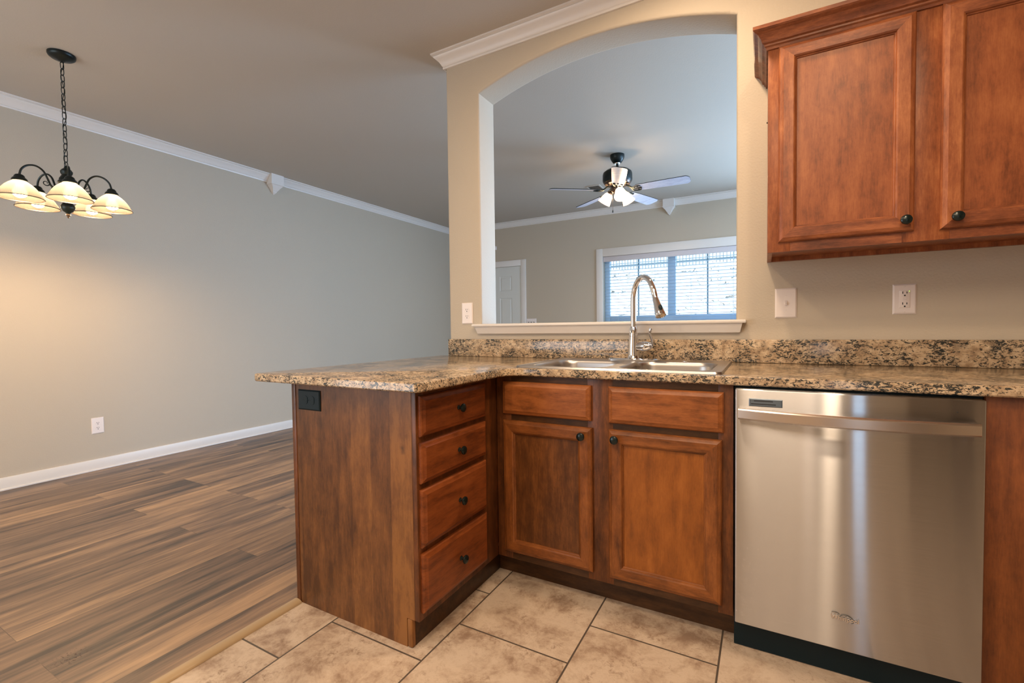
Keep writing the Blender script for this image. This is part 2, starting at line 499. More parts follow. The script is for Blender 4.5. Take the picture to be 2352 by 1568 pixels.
def rrect(x0, x1, y0, y1, r, seg=6):
    out = []
    for cx, cy, a0 in ((x1 - r, y1 - r, 0), (x0 + r, y1 - r, 90), (x0 + r, y0 + r, 180), (x1 - r, y0 + r, 270)):
        for k in range(seg + 1):
            a = math.radians(a0 + 90 * k / seg); out.append((cx + r * math.cos(a), cy + r * math.sin(a)))
    return out


# ------------------------------------------------------------------ setting: floors, walls, ceiling
mb = MB(); mb.prism([(0.075, YB, -0.08), (XR, YB, -0.08), (XR, 0.02, -0.08), (0.075, 0.02, -0.08)], (0, 0, 0.08))
struct('floor_tile', mb, M_tile)
mb = MB(); mb.prism([(XD - .15, YB, -0.08), (0.0749, YB, -0.08), (0.0749, 0.0201, -0.08), (XR, 0.0201, -0.08), (XR, YF + .15, -0.08), (XD - .15, YF + .15, -0.08)], (0, 0, 0.08))
struct('floor', mb, M_plank)
mb = MB(); mb.box(XD - .15, XR + .15, YB - .15, YF + .15, ZC, ZC + 0.12); struct('ceiling', mb, M_ceil)
mb = MB(); mb.box(XD - .15, XD, YB, YF, -0.08, ZC); struct('wall_left', mb, M_wall)

# far wall with its window hole and an added unseen one for daylight
WX0, WX1, WZ0, WZ1 = -0.306, 1.56, 1.10, 2.066
mb = MB()
mb.fill_plate([(XD - .15, -0.08), (XR + .15, -0.08), (XR + .15, ZC), (XD - .15, ZC)],
              [[(WX0, WZ0), (WX1, WZ0), (WX1, WZ1), (WX0, WZ1)], [(2.3, .86), (3.9, .86), (3.9, 2.13), (2.3, 2.13)]], YF, YF + .15, place=lambda x, y, z: (x, z, y))
struct('wall_far', mb, M_wall)
# right wall of the living room with an added unseen patio opening for daylight, and the kitchen's right wall
mb = MB()
mb.fill_plate([(YB, -0.08), (YF, -0.08), (YF, ZC), (YB, ZC)],
              [[(1.0, 0.06), (3.2, 0.06), (3.2, 2.1), (1.0, 2.1)]], XR, XR + .15, place=lambda x, y, z: (z, x, y))
struct('wall_right', mb, M_wall)
# wall behind the camera: hall, sidelight and pantry openings added for reflections, dining window for fill
mb = MB()
def _r(x0, x1, z0, z1): return [(x0, z0), (x1, z0), (x1, z1), (x0, z1)]
mb.fill_plate([(XD - .15, -0.08), (XR + .15, -0.08), (XR + .15, ZC), (XD - .15, ZC)],
              [_r(1.86, 2.33, .0, 2.05), _r(2.43, 2.62, .15, 2.1), _r(3.20, 4.16, .0, 2.05), _r(-2.8, -0.4, .35, 2.15)],
              YB, YB - .15, place=lambda x, y, z: (x, z, y))
struct('wall_back', mb, M_wall)
mb = MB(); mb.box(1.70, 1.86, YB, YB + .02, 0, 2.16); mb.box(2.33, 2.38, YB, YB + .02, 0, 2.16); mb.box(1.86, 2.33, YB, YB + .02, 2.05, 2.16)
mb.box(2.02, 2.12, YB - .4, YB - .35, 0, 2.1)
struct('reflection_trim', mb, M_trim)  # added casing strips, bright bands for the dishwasher door to reflect
mb = MB(); mb.box(1.6, 2.40, YB - 1.1, YB - 1.05, 0, 2.7); mb.box(1.6, 1.65, YB - 1.1, YB - .15, 0, 2.7); mb.box(2.38, 2.40, YB - 1.05, YB - .15, 0, 2.7); mb.box(1.6, 2.40, YB - 1.1, YB - .15, 2.7, 2.75); mb.box(1.6, 2.40, YB - 1.1, YB - .0005, -.06, 0); struct('reflection_hall', mb, M_wall)  # added unseen hall, there for the steel to reflect
mb = MB(); mb.box(3.1, 4.4, YB - .9, YB - .85, 0, 2.2); mb.box(3.1, 3.15, YB - .9, YB - .15, 0, 2.2); mb.box(4.35, 4.4, YB - .9, YB - .15, 0, 2.2); mb.box(3.1, 4.4, YB - .9, YB - .15, 2.1, 2.2); mb.box(3.1, 4.4, YB - .9, YB - .0005, -.06, 0)
struct('reflection_recess', mb, M_wall)  # added unseen recess, a dim band in the steel reflection
mb = MB(); mb.box(3.82, 4.14, YB - .06, YB - .03, 0.005, 2.045); struct('reflection_slab', mb, M_black)  # added dark slab, makes the dark band in the steel reflection

# kitchen wall with arched pass-through and rounded drywall corners
half = (XB - XA) / 2; rise = ZTOP - ZSP; RAD = (half * half + rise * rise) / (2 * rise)
acx, acz = (XA + XB) / 2, ZTOP - RAD; a_end = math.asin(half / RAD)
hole = [(XA, ZS), (XB, ZS)]
hole += [(XB, ZS + (ZSP - ZS) * k / 6) for k in range(1, 6)]
NA = 40
hole += [(acx + RAD * math.sin(a_end * (1 - 2 * k / NA)), acz + RAD * math.cos(a_end * (1 - 2 * k / NA))) for k in range(NA + 1)]
hole += [(XA, ZSP - (ZSP - ZS) * k / 6) for k in range(1, 6)]
nh = len(hole); nrm = []
for i in range(nh):
    p0, p1, p2 = Vector(hole[i - 1]), Vector(hole[i]), Vector(hole[(i + 1) % nh])
    n1 = Vector(((p1 - p0).y, -(p1 - p0).x)).normalized(); n2 = Vector(((p2 - p1).y, -(p2 - p1).x)).normalized()
    n = n1 + n2; nrm.append(n / max(0.6, n.length_squared / 2))
mb = MB(); RB = 0.014
prof = [(RB * (1 - math.sin(a)), RB * (1 - math.cos(a))) for a in [k * PI / 8 for k in range(5)]]   # (inset from edge, y)
rings = [[(p[0] + n.x * o, y, p[1] + n.y * o) for p, n in zip(hole, nrm)] for o, y in prof]
rings += [[(p[0] + n.x * o, T - y, p[1] + n.y * o) for p, n in zip(hole, nrm)] for o, y in reversed(prof)]
L = mb.loft(rings, True, False, False)
for yy, ring in ((0.0, L[0]), (T, L[-1])):
    ow = [mb.b.verts.new(p) for p in ((RB, yy, -0.08), (XR, yy, -0.08), (XR, yy, ZC), (RB, yy, ZC))]
    ed = [mb.b.edges.new((ow[i], ow[(i + 1) % 4])) for i in range(4)]
    ed += [mb.b.edges.get((ring[i], ring[(i + 1) % nh])) for i in range(nh)]
    bmesh.ops.triangle_fill(mb.b, use_beauty=True, use_dissolve=False, edges=ed)
endp = [(RB * (1 - math.sin(a)), RB * (1 - math.cos(a))) for a in [k * PI / 8 for k in range(5)]]
endp = endp + [(x, T - y) for x, y in reversed(endp)]
mb.loft([[(x, y, -0.08) for x, y in endp], [(x, y, ZC) for x, y in endp]], False, False, False)
bmesh.ops.remove_doubles(mb.b, verts=mb.b.verts[:], dist=1e-5)
struct('wall_kitchen', mb, M_wall, smooth=40)


# crown mouldings
def crown(name, path, outs, zc=ZC, drop=0.083, proj=0.064):
    z0 = zc - drop
    pr = [(0.0, z0), (0.010, z0), (0.012, z0 + .008), (0.010, z0 + .014), (0.015, z0 + .018), (0.019, z0 + .026),
          (0.028, z0 + .040), (0.040, z0 + .052), (0.050, z0 + .060), (0.053, z0 + .066), (0.050, z0 + .070), (proj, z0 + .074), (proj, zc), (0.0, zc)]
    mb = MB(); mb.sweep(pr, path, outs); return struct(name, mb, M_trim, smooth=25)


crown('trim_1', [(XD, YB), (XD, YF)], [(1, 0), (1, -1)])
crown('trim_2', [(XD, YF), (XR, YF)], [(1, -1), (0, -1)])
crown('trim_3', [(0, T), (0, 0), (XR, 0)], [(-1, 0), (-1, -1), (0, -1)])


def corbel(name, along, at, wall):
    """pointed block hiding a crown moulding joint; wall 'x' or 'y' tells which wall it hangs on."""
    w, d = 0.070, 0.086
    def q(s, o, z):
        return (XD + o, at + s, z) if wall == 'x' else (at + s, YF - o, z)
    mb = MB(); rings = []
    for hw, dp, z in ((w, d, ZC), (w, d, 2.640), (w * 1.05, d * 1.03, 2.638), (w * 1.05, d * 1.03, 2.630), (w * .9, d * .92, 2.624), (w * .62, d * .72, 2.600),
                      (w * .45, d * .52, 2.580), (w * .30, d * .36, 2.566), (w * .30, d * .36, 2.560), (w * .05, d * .10, 2.538)):
        rings.append([q(-hw, 0.0, z), q(hw, 0.0, z), q(hw, dp, z), q(-hw, dp, z)])
    mb.loft(rings); return struct(name, mb, M_trim, smooth=20)


corbel('trim_4', None, 0.822, 'x')
corbel('trim_5', None, 0.600, 'y')

# baseboards
def baseboard(name, x0, x1, y0, y1, dx, dy):
    mb = MB()
    mb.box(x0, x1, y0, y1, 0.0, 0.090, 0.004)
    return mb


mb = MB(); mb.box(XD, XD + .014, YB, YF, 0.0, 0.090, 0.003); mb.box(XD + .014, XD + .026, YB, YF, 0.0, 0.016, 0.005)
struct('baseboard_left', mb, M_trim)
mb = MB(); mb.box(XD, -2.52, YF - .014, YF, 0, 0.09, 0.003); mb.box(-1.53, XR, YF - .014, YF, 0, 0.09, 0.003); struct('baseboard_far', mb, M_trim)

# pass-through ledge
mb = MB(); mb.box(0.191, 1.633, -0.048, T + .03, 1.0905, 1.1065, 0.005)
sill = sgroup('trim_6', (0.9, 0, 1.09))
struct('ledge', mb, M_trim, sill)
mb = MB()
rings = []
for o, z, i in ((0.012, 1.046, 0.018), (0.020, 1.050, 0.010), (0.026, 1.066, 0.006), (0.036, 1.084, 0.002), (0.038, 1.0905, 0.0)):
    rings.append([(0.206 + i, 0.0, z), (1.618 - i, 0.0, z), (1.618 - i, -o, z), (0.206 + i, -o, z)])
mb.loft(rings); struct('ledge_apron', mb, M_trim, sill, 20)

# transition strip between plank floor and tile
mb = MB(); poly = []
for k in range(9):
    a = PI * k / 8; poly.append((0.0725 + 0.024 * math.cos(a), YB, 0.0005 + 0.012 * math.sin(a)))
mb.prism(poly, (0, (YI - 0.004) - YB, 0)); struct('trim_7', mb, M_rail)

# ------------------------------------------------------------------ far window, its casing, blind and what lies outside
win = sgroup('window_1', (0.63, YF, WZ0))
mb = MB()
mb.box(WX0 - .095, WX0, YF - .018, YF, WZ0 - .11, WZ1 + .113, 0.003)
mb.box(WX1, WX1 + .095, YF - .018, YF, WZ0 - .11, WZ1 + .113, 0.003)
mb.box(WX0, WX1, YF - .018, YF, WZ1, WZ1 + .113, 0.003)
mb.box(WX0, WX1, YF - .018, YF, WZ0 - .11, WZ0, 0.003)
struct('window_casing', mb, M_trim, win)
mb = MB(); y0, y1 = YF + .075, YF + .125
mb.box(WX0, -0.232, y0, y1, WZ0, WZ1, .004); mb.box(1.485, WX1, y0, y1, WZ0, WZ1, .004)
mb.box(-0.232, 1.485, y0, y1, WZ1 - .05, WZ1, .004); mb.box(-0.232, 1.485, y0, y1, WZ0, 1.228, .004)
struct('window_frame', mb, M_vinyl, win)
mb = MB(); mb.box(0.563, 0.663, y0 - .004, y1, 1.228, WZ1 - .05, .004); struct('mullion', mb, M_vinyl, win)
for x in (0.167, 1.056):
    mb = MB(); mb.box(x - .008, x + .008, y0 + .02, y0 + .034, 1.228, WZ1 - .05); struct('muntin', mb, M_cord, win)
for x0, x1 in ((-0.232, 0.563), (0.663, 1.485)):
    mb = MB(); mb.box(x0, x1, y0 + .038, y0 + .042, 1.228, WZ1 - .05); struct('window_pane', mb, M_glass, win)

bl = thing('window_blind', 'white horizontal slat blind lowered with open slats in the far living room window', 'blind', (0.63, YF + .035, WZ1))
mb = MB(); mb.box(WX0 + .004, WX1 - .004, YF - .004, YF + .010, 1.992, WZ1 - .002, .003); mb.box(WX0 + .006, WX1 - .006, YF + .010, YF + .06, 2.018, WZ1 - .002)
obj('valance', mb, M_valance, bl)
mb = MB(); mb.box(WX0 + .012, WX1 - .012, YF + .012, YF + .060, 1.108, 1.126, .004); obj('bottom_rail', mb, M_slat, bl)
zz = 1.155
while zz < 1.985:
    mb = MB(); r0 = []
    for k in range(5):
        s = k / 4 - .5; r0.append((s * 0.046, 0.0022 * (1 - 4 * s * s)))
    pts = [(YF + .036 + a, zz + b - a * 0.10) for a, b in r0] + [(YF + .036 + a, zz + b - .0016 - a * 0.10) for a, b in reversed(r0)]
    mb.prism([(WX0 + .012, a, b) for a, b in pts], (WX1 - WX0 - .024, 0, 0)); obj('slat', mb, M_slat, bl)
    zz += 0.0445
for x in (-0.10, 0.40, 0.86, 1.36):
    for yy in (YF + .012, YF + .060):
        mb = MB(); mb.box(x - .0012, x + .0012, yy - .001, yy + .001, 1.12, 2.02); obj('ladder_cord', mb, M_slat, bl)

mb = MB(); mb.box(-40, 40, YF + .2, 60, -0.5, -0.1); struct('ground_outside', mb, M_ground)
mb = MB(); g = []; NX, NY = 60, 24
from mathutils import noise as mn
for i in range(NX + 1):
    row = []
    for j in range(NY + 1):
        x = -9 + 16 * i / NX; s = j / NY; y = 7.0 + 5.0 * s; z = -0.15 + 2.95 * min(1, s * 1.05) ** 0.8
        h = mn.fractal(Vector((x * .9, y * .9, 3.1)), 0.8, 2.0, 4) * 0.22
        row.append(mb.b.verts.new((x, y - abs(h), z + h * (1.15 - s))))
    g.append(row)
for i in range(NX):
    for j in range(NY): mb.b.faces.new((g[i][j], g[i + 1][j], g[i + 1][j + 1], g[i][j + 1]))
rk = obj('rock_bank', mb, M_rock, None, 60)
tag(rk, 'sunlit pale rock bank rising outside the living room window', 'rock bank')
fn = thing('metal_fence', 'picket fence along the top of the rock bank outside the window', 'fence', (0, 12.3, -0.1))
mb = MB(); mb.box(-8, 6, 12.28, 12.32, 2.98, 3.03); obj('lower_rail', mb, M_fence, fn)
mb = MB(); mb.box(-8, 6, 12.28, 12.32, 4.20, 4.25); obj('upper_rail', mb, M_fence, fn)
mb = MB(); x = -7.9
while x < 6:
    mb.box(x - .009, x + .009, 12.29, 12.31, -.1, 4.3); x += 0.092
po = obj('pickets', mb, M_fence, fn); po['kind'] = 'stuff'

# ------------------------------------------------------------------ far door
dr = sgroup('door_1', (-2.03, YF, 0))
DX0, DX1, DZ = -2.44, -1.622, 2.036
mb = MB()
mb.box(DX0 - .092, DX0 - .006, YF - .018, YF, 0, DZ + .10, .003); mb.box(DX1 + .004, DX1 + .090, YF - .018, YF, 0, DZ + .10, .003)
mb.box(DX0 - .006, DX1 + .004, YF - .018, YF, DZ + .006, DZ + .10, .003); struct('door_casing', mb, M_trim, dr)
pl = lambda u, v, d: (u, YF - .002 - d, v)
mb = MB(); mb.box(DX0, DX1, YF - .004, YF - .0005, 0.008, DZ)
cols = ((-2.305, -2.085), (-2.000, -1.778))
rows = ((1.660, 1.895), (1.00, 1.553), (0.22, 0.88))
mb.panel(pl, DX0, DX1, 0.008, DZ, [(0, 0.001), (0, 0.008)], cap=False)
outer = [(DX0, 0.008), (DX1, 0.008), (DX1, DZ), (DX0, DZ)]
holes = [[(a, c_), (b, c_), (b, d_), (a, d_)] for a, b in cols for c_, d_ in rows]
mb.fill_plate(outer, holes, 0.004, 0.008, place=lambda x, y, z: (x, YF - .002 - z, y), bottom=False)
struct('door_leaf', mb, M_door, dr, 20)
for a, b in cols:
    for c_, d_ in rows:
        mb = MB(); mb.panel(pl, a, b, c_, d_, [(0, 0.008), (0.012, 0.003), (0.022, 0.003), (0.034, 0.007)], back=False); struct('door_panel', mb, M_door, dr, 15)

ch = MB(); ch.box(-2.19, -2.052, YF - .035, YF, 2.325, 2.382, .005)
tag(obj('door_chime', ch, M_plate), 'small white box high on the far wall above the white door', 'door chime')


# ------------------------------------------------------------------ outlets and switches
def receptacle(t, place, cu, cv, r=0.0165):
    """one rounded receptacle face with its slots; place(u, v, d)."""
    mb = MB(); ring0 = []; n = 20
    for k in range(n):
        a = 2 * PI * k / n; ring0.append((cu + r * math.cos(a) * 1.02, cv + max(-r * .80, min(r * .80, r * math.sin(a)))))
    mb.loft([[place(u, v, 0.005) for u, v in ring0], [place(u, v, 0.0072) for u, v in ring0]])
    f = obj('receptacle_face', mb, t['m'], t['root'])
    mb = MB()
    for du, dv, hw, hh in ((-0.0058, .0035, .0013, .0045), (0.0058, .0035, .0013, .0037), (0, -.0075, .0026, .0026)):
        mb.panel(place, cu + du - hw, cu + du + hw, cv + dv - hh, cv + dv + hh, [(0, 0.0068), (0, 0.00745)])
    obj('slots', mb, t['s'], f)


def plate(root, place, hw, hh, m, cu=0, cv=0):
    mb = MB(); mb.panel(place, cu - hw, cu + hw, cv - hh, cv + hh, [(0, 0), (0, 0.0025), (0.005, 0.0058)])
    return obj('cover_plate', mb, m, root, 20)


def screw(root, place, u, v, m=None):
    mb = MB(); mb.lathe([(0.0032, 0.0), (0.0032, 0.0014), (0.002, 0.002)], axis_mat(place(u, v, 0.005), Vector(place(0, 0, 1)) - Vector(place(0, 0, 0))), 12)
    obj('screw', mb, m or M_plate, root)


def duplex(name, label, loc, place, m=M_plate, s=M_slot, hw=0.036, hh=0.060, horiz=False):
    root = thing(name, label, 'outlet', loc)
    pl_ = place if not horiz else (lambda u, v, d: place(v, u, d))
    plate(root, pl_, hw, hh, m)
    T_ = dict(root=root, m=m, s=s)
    for dv in (0.0195, -0.0195): receptacle(T_, pl_, 0, dv)
    screw(root, pl_, 0, 0, m); return root


wy = lambda x, z: (lambda u, v, d: (x + u, -d, z + v))
duplex('wall_outlet', 'white duplex outlet on the dining room wall above the baseboard', (XD, -0.725, 0.352), lambda u, v, d: (XD + d, -0.725 + u, 0.352 + v), hw=.039, hh=.0625)
duplex('wall_outlet', 'white duplex outlet on the narrow wall left of the arched opening', (0.134, 0, 1.172), wy(0.134, 1.172), hw=.039, hh=.0635)
duplex('panel_outlet', 'black outlet mounted sideways on the wooden peninsula end panel', (0.170, YI, 0.8145), lambda u, v, d: (0.170 + u, YI - d, 0.8145 + v), M_black, M_dark, .039, .0635, True)

sw = thing('light_switch', 'white single toggle switch between the arched opening and the hanging cabinet', 'light switch', (1.783, 0, 1.173))
P = wy(1.783, 1.173); plate(sw, P, .040, .063, M_plate)
mb = MB(); mb.loft([[P(-.005, -.004, .0055), P(.005, -.004, .0055), P(.005, .012, .0055), P(-.005, .012, .0055)],
                    [P(-.0035, -.009, .016), P(.0035, -.009, .016), P(.0035, -.001, .019), P(-.0035, -.001, .019)]]); obj('toggle', mb, M_plate, sw)
for v in (.030, -.030): screw(sw, P, 0, v)

gf = thing('safety_outlet', 'white square-faced outlet with tiny green light under the hanging cabinet', 'outlet', (2.178, 0, 1.174))
P = wy(2.178, 1.174); plate(gf, P, .036, .058, M_plate)
mb = MB(); mb.panel(P, -.0165, .0165, -.0335, .0335, [(0, .005), (0, .0075), (.001, .0082)]); gface = obj('receptacle_face', mb, M_plate, gf)
for cv in (.021, -.021):
    mb = MB()
    for du, dv, hw, hh in ((-.0063, .004, .0013, .0045), (.0063, .004, .0013, .0037), (0, -.007, .0026, .0026)):
        mb.panel(P, du - hw, du + hw, cv + dv - hh, cv + dv + hh, [(0, .008), (0, .0086)])
    obj('slots', mb, M_slot, gface)
for v in (.0045, -.0045):
    mb = MB(); mb.panel(P, -.0065, .0065, v - .0032, v + .0032, [(0, .008), (0, .0092), (.0006, .0098)]); obj('test_button', mb, M_plate, gface)
mb = MB(); mb.lathe([(.0018, 0), (.0018, .001)], axis_mat(P(.0135, .0300, .008), (0, -1, 0)), 10); obj('indicator_light', mb, M_led, gface)
for v in (.048, -.048): screw(gf, P, 0, v)

s3 = thing('light_switch', 'white three-gang switch plate on the far wall beside the white door', 'light switch', (-1.447, YF, 1.157))
P = lambda u, v, d: (-1.447 + u, YF - d, 1.157 + v)
plate(s3, P, .082, .060, M_plate)
for u in (-.046, 0, .046):
    mb = MB(); mb.loft([[P(u - .005, -.006, .0055), P(u + .005, -.006, .0055), P(u + .005, .010, .0055), P(u - .005, .010, .0055)],
                        [P(u - .0035, .004, .017), P(u + .0035, .004, .017), P(u + .0035, .011, .015), P(u - .0035, .011, .015)]]); obj('toggle', mb, M_etch, s3)

# ------------------------------------------------------------------ worktop, splashback
def arc(cx, cy, r, a0, a1, n=6):
    return [(cx + r * math.cos(math.radians(a0 + (a1 - a0) * k / n)), cy + r * math.sin(math.radians(a0 + (a1 - a0) * k / n))) for k in range(n + 1)]


XL, YN, XCC, YCF, XCR = -0.070, -1.209, 0.769, -0.636, 3.3
outline = arc(XL + .02, YN + .02, .02, 180, 270) + arc(XCC - .015, YN + .015, .015, 270, 360)
outline += [(p[0], p[1]) for p in arc(XCC + .075, YCF - .075, .075, 180, 90, 8)]
outline += [(XCR, YCF), (XCR, -0.001), (0.0, -0.001)] + arc(XL + .01, -0.011, .01, 90, 180, 3)
hole_s = rrect(0.800, 1.560, -0.580, -0.085, 0.05)
mb = MB()
def offs(P, d):
    out = []
    n = len(P)
    for i in range(n):
        p0, p1, p2 = Vector(P[i - 1]), Vector(P[i]), Vector(P[(i + 1) % n])
        n1 = Vector(((p1 - p0).y, -(p1 - p0).x)).normalized(); n2 = Vector(((p2 - p1).y, -(p2 - p1).x)).normalized()
        m = n1 + n2; m = m / max(.5, m.length_squared / 2); out.append((p1.x - m.x * d, p1.y - m.y * d))
    return out
e = 0.004
top = mb.fill_plate(offs(outline, e), [hole_s], CT - .030, CT)
bmesh.ops.delete(mb.b, geom=[f for f in mb.b.faces if abs(f.normal.z) < .5 and f.calc_area() > 0 and all(v in set(top[0][0] + top[1][0]) for v in f.verts)], context='FACES_ONLY')
m1 = mb.loop([(x, y, CT - .0012) for x, y in offs(outline, e * .3)]); m2 = mb.loop([(x, y, CT - .004) for x, y in outline])
m3 = mb.loop([(x, y, CT - .026) for x, y in outline])
for a, b in ((top[0][0], m1), (m1, m2), (m2, m3), (m3, top[1][0])): mb.bridge(a, b)
tag(obj('countertop', mb, M_granite), 'L-shaped speckled tan granite worktop with the sink set in it', 'countertop')
mb = MB(); mb.box(0.002, XCR, -0.021, -0.001, CT + .0005, 1.017, .002)
tag(obj('backsplash', mb, M_granite), 'low speckled granite upstand running along the wall behind the sink', 'backsplash')

# ------------------------------------------------------------------ sink and faucet
RZ = 0.9215
sk = thing('kitchen_sink', 'stainless double-bowl sink set in the granite worktop', 'sink', (1.18, -0.33, CT))
SX0, SX1, SY0, SY1 = 0.778, 1.580, -0.606, -0.052
bowls = [rrect(0.822, 1.150, -0.560, -0.175, 0.075, 8), rrect(1.195, 1.538, -0.560, -0.175, 0.075, 8)]
mb = MB()
out_ = rrect(SX0 + .012, SX1 - .012, SY0 + .012, SY1 - .012, 0.022)
LL = mb.fill_plate(out_, bowls, RZ - .001, RZ, bottom=False)
bmesh.ops.delete(mb.b, geom=[f for f in mb.b.faces if abs(f.normal.z) < .5], context='FACES_ONLY')
r1 = mb.loop([(x, y, RZ + .002) for x, y in rrect(SX0 + .008, SX1 - .008, SY0 + .008, SY1 - .008, .024)])
r2 = mb.loop([(x, y, RZ + .0015) for x, y in rrect(SX0 + .004, SX1 - .004, SY0 + .004, SY1 - .004, .026)])
r3 = mb.loop([(x, y, CT + .0006) for x, y in rrect(SX0, SX1, SY0, SY1, .028)])
for a, b in ((LL[0][0], r1), (r1, r2), (r2, r3)): mb.bridge(a, b)
bmesh.ops.delete(mb.b, geom=[v for v in mb.b.verts if not v.link_faces], context='VERTS')
obj('sink_rim', mb, M_sink, sk, 30)
for bx0, bx1 in ((0.822, 1.150), (1.195, 1.538)):
    mb = MB(); rings = []
    for ins, z in ((0, RZ), (.003, RZ - .002), (.007, RZ - .008), (.009, RZ - .02), (.018, RZ - .15), (.030, RZ - .172), (.060, RZ - .180)):
        rings.append([(x, y, z) for x, y in rrect(bx0 + ins, bx1 - ins, -0.560 + ins, -0.175 - ins, 0.075, 8)])
    mb.loft(rings, True, False, True); bo = obj('sink_bowl', mb, M_sink, sk, 40)
    mb = MB(); mb.lathe([(.042, 0), (.042, .003), (.034, .004), (.030, .0015), (.012, .0015)], Matrix.Translation(((bx0 + bx1) / 2, -.36, RZ - .1798)), 24); obj('drain', mb, M_chrome, bo)
mb = MB(); mb.lathe([(.021, 0), (.021, .002), (.017, .004), (.005, .0045)], Matrix.Translation((1.395, -.115, RZ)), 24); obj('hole_cover', mb, M_chrome, sk)

FX, FY, th = 1.158, -0.112, math.radians(41)
fc = thing('faucet', 'tall chrome gooseneck faucet with pull-down spray head behind the sink', 'faucet', (FX, FY, RZ))
dxy = Vector((math.cos(th), -math.sin(th), 0))
mb = MB()
pl0 = rrect(FX - .125, FX + .125, FY - .030, FY + .030, .029, 8); pl1 = rrect(FX - .118, FX + .118, FY - .024, FY + .024, .023, 8)
mb.loft([[(x, y, RZ + .0008) for x, y in pl0], [(x, y, RZ + .004) for x, y in pl0], [(x, y, RZ + .009) for x, y in pl1]]); obj('base_plate', mb, M_chrome, fc)
mb = MB(); mb.lathe([(.029, .008), (.0305, .012), (.028, .018), (.0262, .024), (.0252, .045), (.0238, .075), (.0222, .100), (.0208, .112), (.0192, .1135), (.0192, .115), (.0204, .116), (.0180, .150), (.0135, .160)],
                    Matrix.Translation((FX, FY, RZ)), 32); obj('faucet_body', mb, M_chrome, fc)
sp = [(0, 1.06), (0, 1.13), (0, 1.20), (.004, 1.232), (.020, 1.272), (.050, 1.300), (.085, 1.305), (.119, 1.290), (.144, 1.258), (.159, 1.222), (.166, 1.200)]
path = catmull([Vector((FX, FY, 0)) + dxy * s + Vector((0, 0, z)) for s, z in sp], 6)
mb = MB(); mb.tube(path, .0128, 16); obj('spout', mb, M_chrome, fc)
h0 = Vector((FX, FY, 0)) + dxy * .164 + Vector((0, 0, 1.206)); h1 = Vector((FX, FY, 0)) + dxy * .203 + Vector((0, 0, 1.124))
hd = (h1 - h0); hl = hd.length
mb = MB(); mb.lathe([(.0130, 0), (.0142, .004), (.0148, .015), (.0170, .035), (.0210, .060), (.0232, .080), (.0232, hl - .002), (.0215, hl), (.0190, hl - .002)], axis_mat(h0, hd), 28)
head = obj('spray_head', mb, M_chrome, fc)
mb = MB(); mb.lathe([(.0190, hl - .003), (.001, hl - .003)], axis_mat(h0, hd), 24, False, True); obj('spray_nozzle', mb, M_vent, head)
side = (Vector((0.55, -0.83, 0)) - hd.normalized() * Vector((0.55, -0.83, 0)).dot(hd.normalized())).normalized()
bp = h0 + hd.normalized() * .058 + side * .0195
mb = MB(); bm_ = axis_mat(bp, side); mb.lathe([(.0085, 0), (.0085, .002), (.007, .0032)], bm_ @ Matrix.Diagonal((1, 1.7, 1, 1)), 20); obj('spray_button', mb, M_black, head)
mb = MB(); mb.lathe([(.0155, 0), (.0165, .012), (.0225, .030), (.0235, .046), (.0215, .060), (.0175, .068), (.0165, .074), (.012, .080), (.004, .082)], axis_mat((FX + .010, FY - .002, RZ + .062), (0.94, -0.20, 0.10)), 28)
obj('handle_hub', mb, M_chrome, fc)
lv = catmull([(FX + .084, FY - .018, RZ + .060), (FX + .093, FY - .022, RZ + .074), (FX + .090, FY - .024, RZ + .100), (FX + .082, FY - .026, RZ + .125), (FX + .084, FY - .028, RZ + .143), (FX + .087, FY - .028, RZ + .150)], 5)
mb = MB(); mb.tube(lv, [.006] * 8 + [.0065] * 10 + [.0075] * (len(lv) - 18), 12, flat=(1.0, .75)); obj('lever', mb, M_chrome, fc)

# ------------------------------------------------------------------ cabinets
def knob(parent, place, u, v, d0, oval=1.0):
    n = Vector(place(0, 0, 1)) - Vector(place(0, 0, 0))
    m = axis_mat(place(u, v, d0), n)
    mb = MB(); mb.lathe([(.0085, 0), (.0085, .002), (.0055, .005), (.0050, .012), (.0075, .015), (.0135, .0165), (.0160, .0200), (.0150, .0245), (.0095, .0275), (.002, .0285)],
                        m @ Matrix.Diagonal((1.0, 1.0, 1, 1)), 24)
    return obj('knob', mb, M_knob, parent)


DOOR_L = [(0, 0), (0, .009), (.004, .014), (.011, .0165), (.015, .019), (.046, .019), (.051, .0165), (.053, .012), (.056, .0105), (.0575, .0070)]
DRAW_L = [(0, 0), (0, .009), (.004, .0135), (.010, .0155), (.017, .020)]


def door(parent, place, u0, u1, v0, v1, mv, mh, mp, ku, kv):
    mb = MB(); mb.panel(place, u0, u1, v0, v1, DOOR_L, cap=False, hv=True, back=False); d = obj('door', mb, [mv, mh], parent, 15)
    mb = MB(); mb.panel(place, u0 + .052, u1 - .052, v0 + .052, v1 - .052, [(0, .003), (0, .0072)]); obj('door_panel', mb, mp, d, 15)
    knob(d, place, ku, kv, .019); return d


# peninsula drawer cabinet
dc = thing('drawer_cabinet', 'maple peninsula base cabinet with four stacked drawers and a plain end panel', 'cabinet', (0.39, -0.85, 0))
mb = MB(); mb.box(0.112, 0.640, YI + .021, -0.022, 0.10, 0.884); mb.box(0.640, XI - .020, YI + .021, YFC - .004, 0.101, .884); obj('carcass', mb, M_dark, dc)
mb = MB()
ep = [(0.0890, 0.0005), (0.641, 0.0005), (0.641, 0.1005), (XI - .020, 0.1005), (XI - .020, 0.8845), (0.0890, 0.8845)]
mb.prism([(x, YI + .019, z) for x, z in ep], (0, -.019, 0)); obj('end_panel', mb, W_end, dc)
mb = MB(); mb.box(0.066, 0.0885, YI - .003, -0.022, 0.0005, 0.8845, .002); obj('back_panel', mb, W_frame, dc)
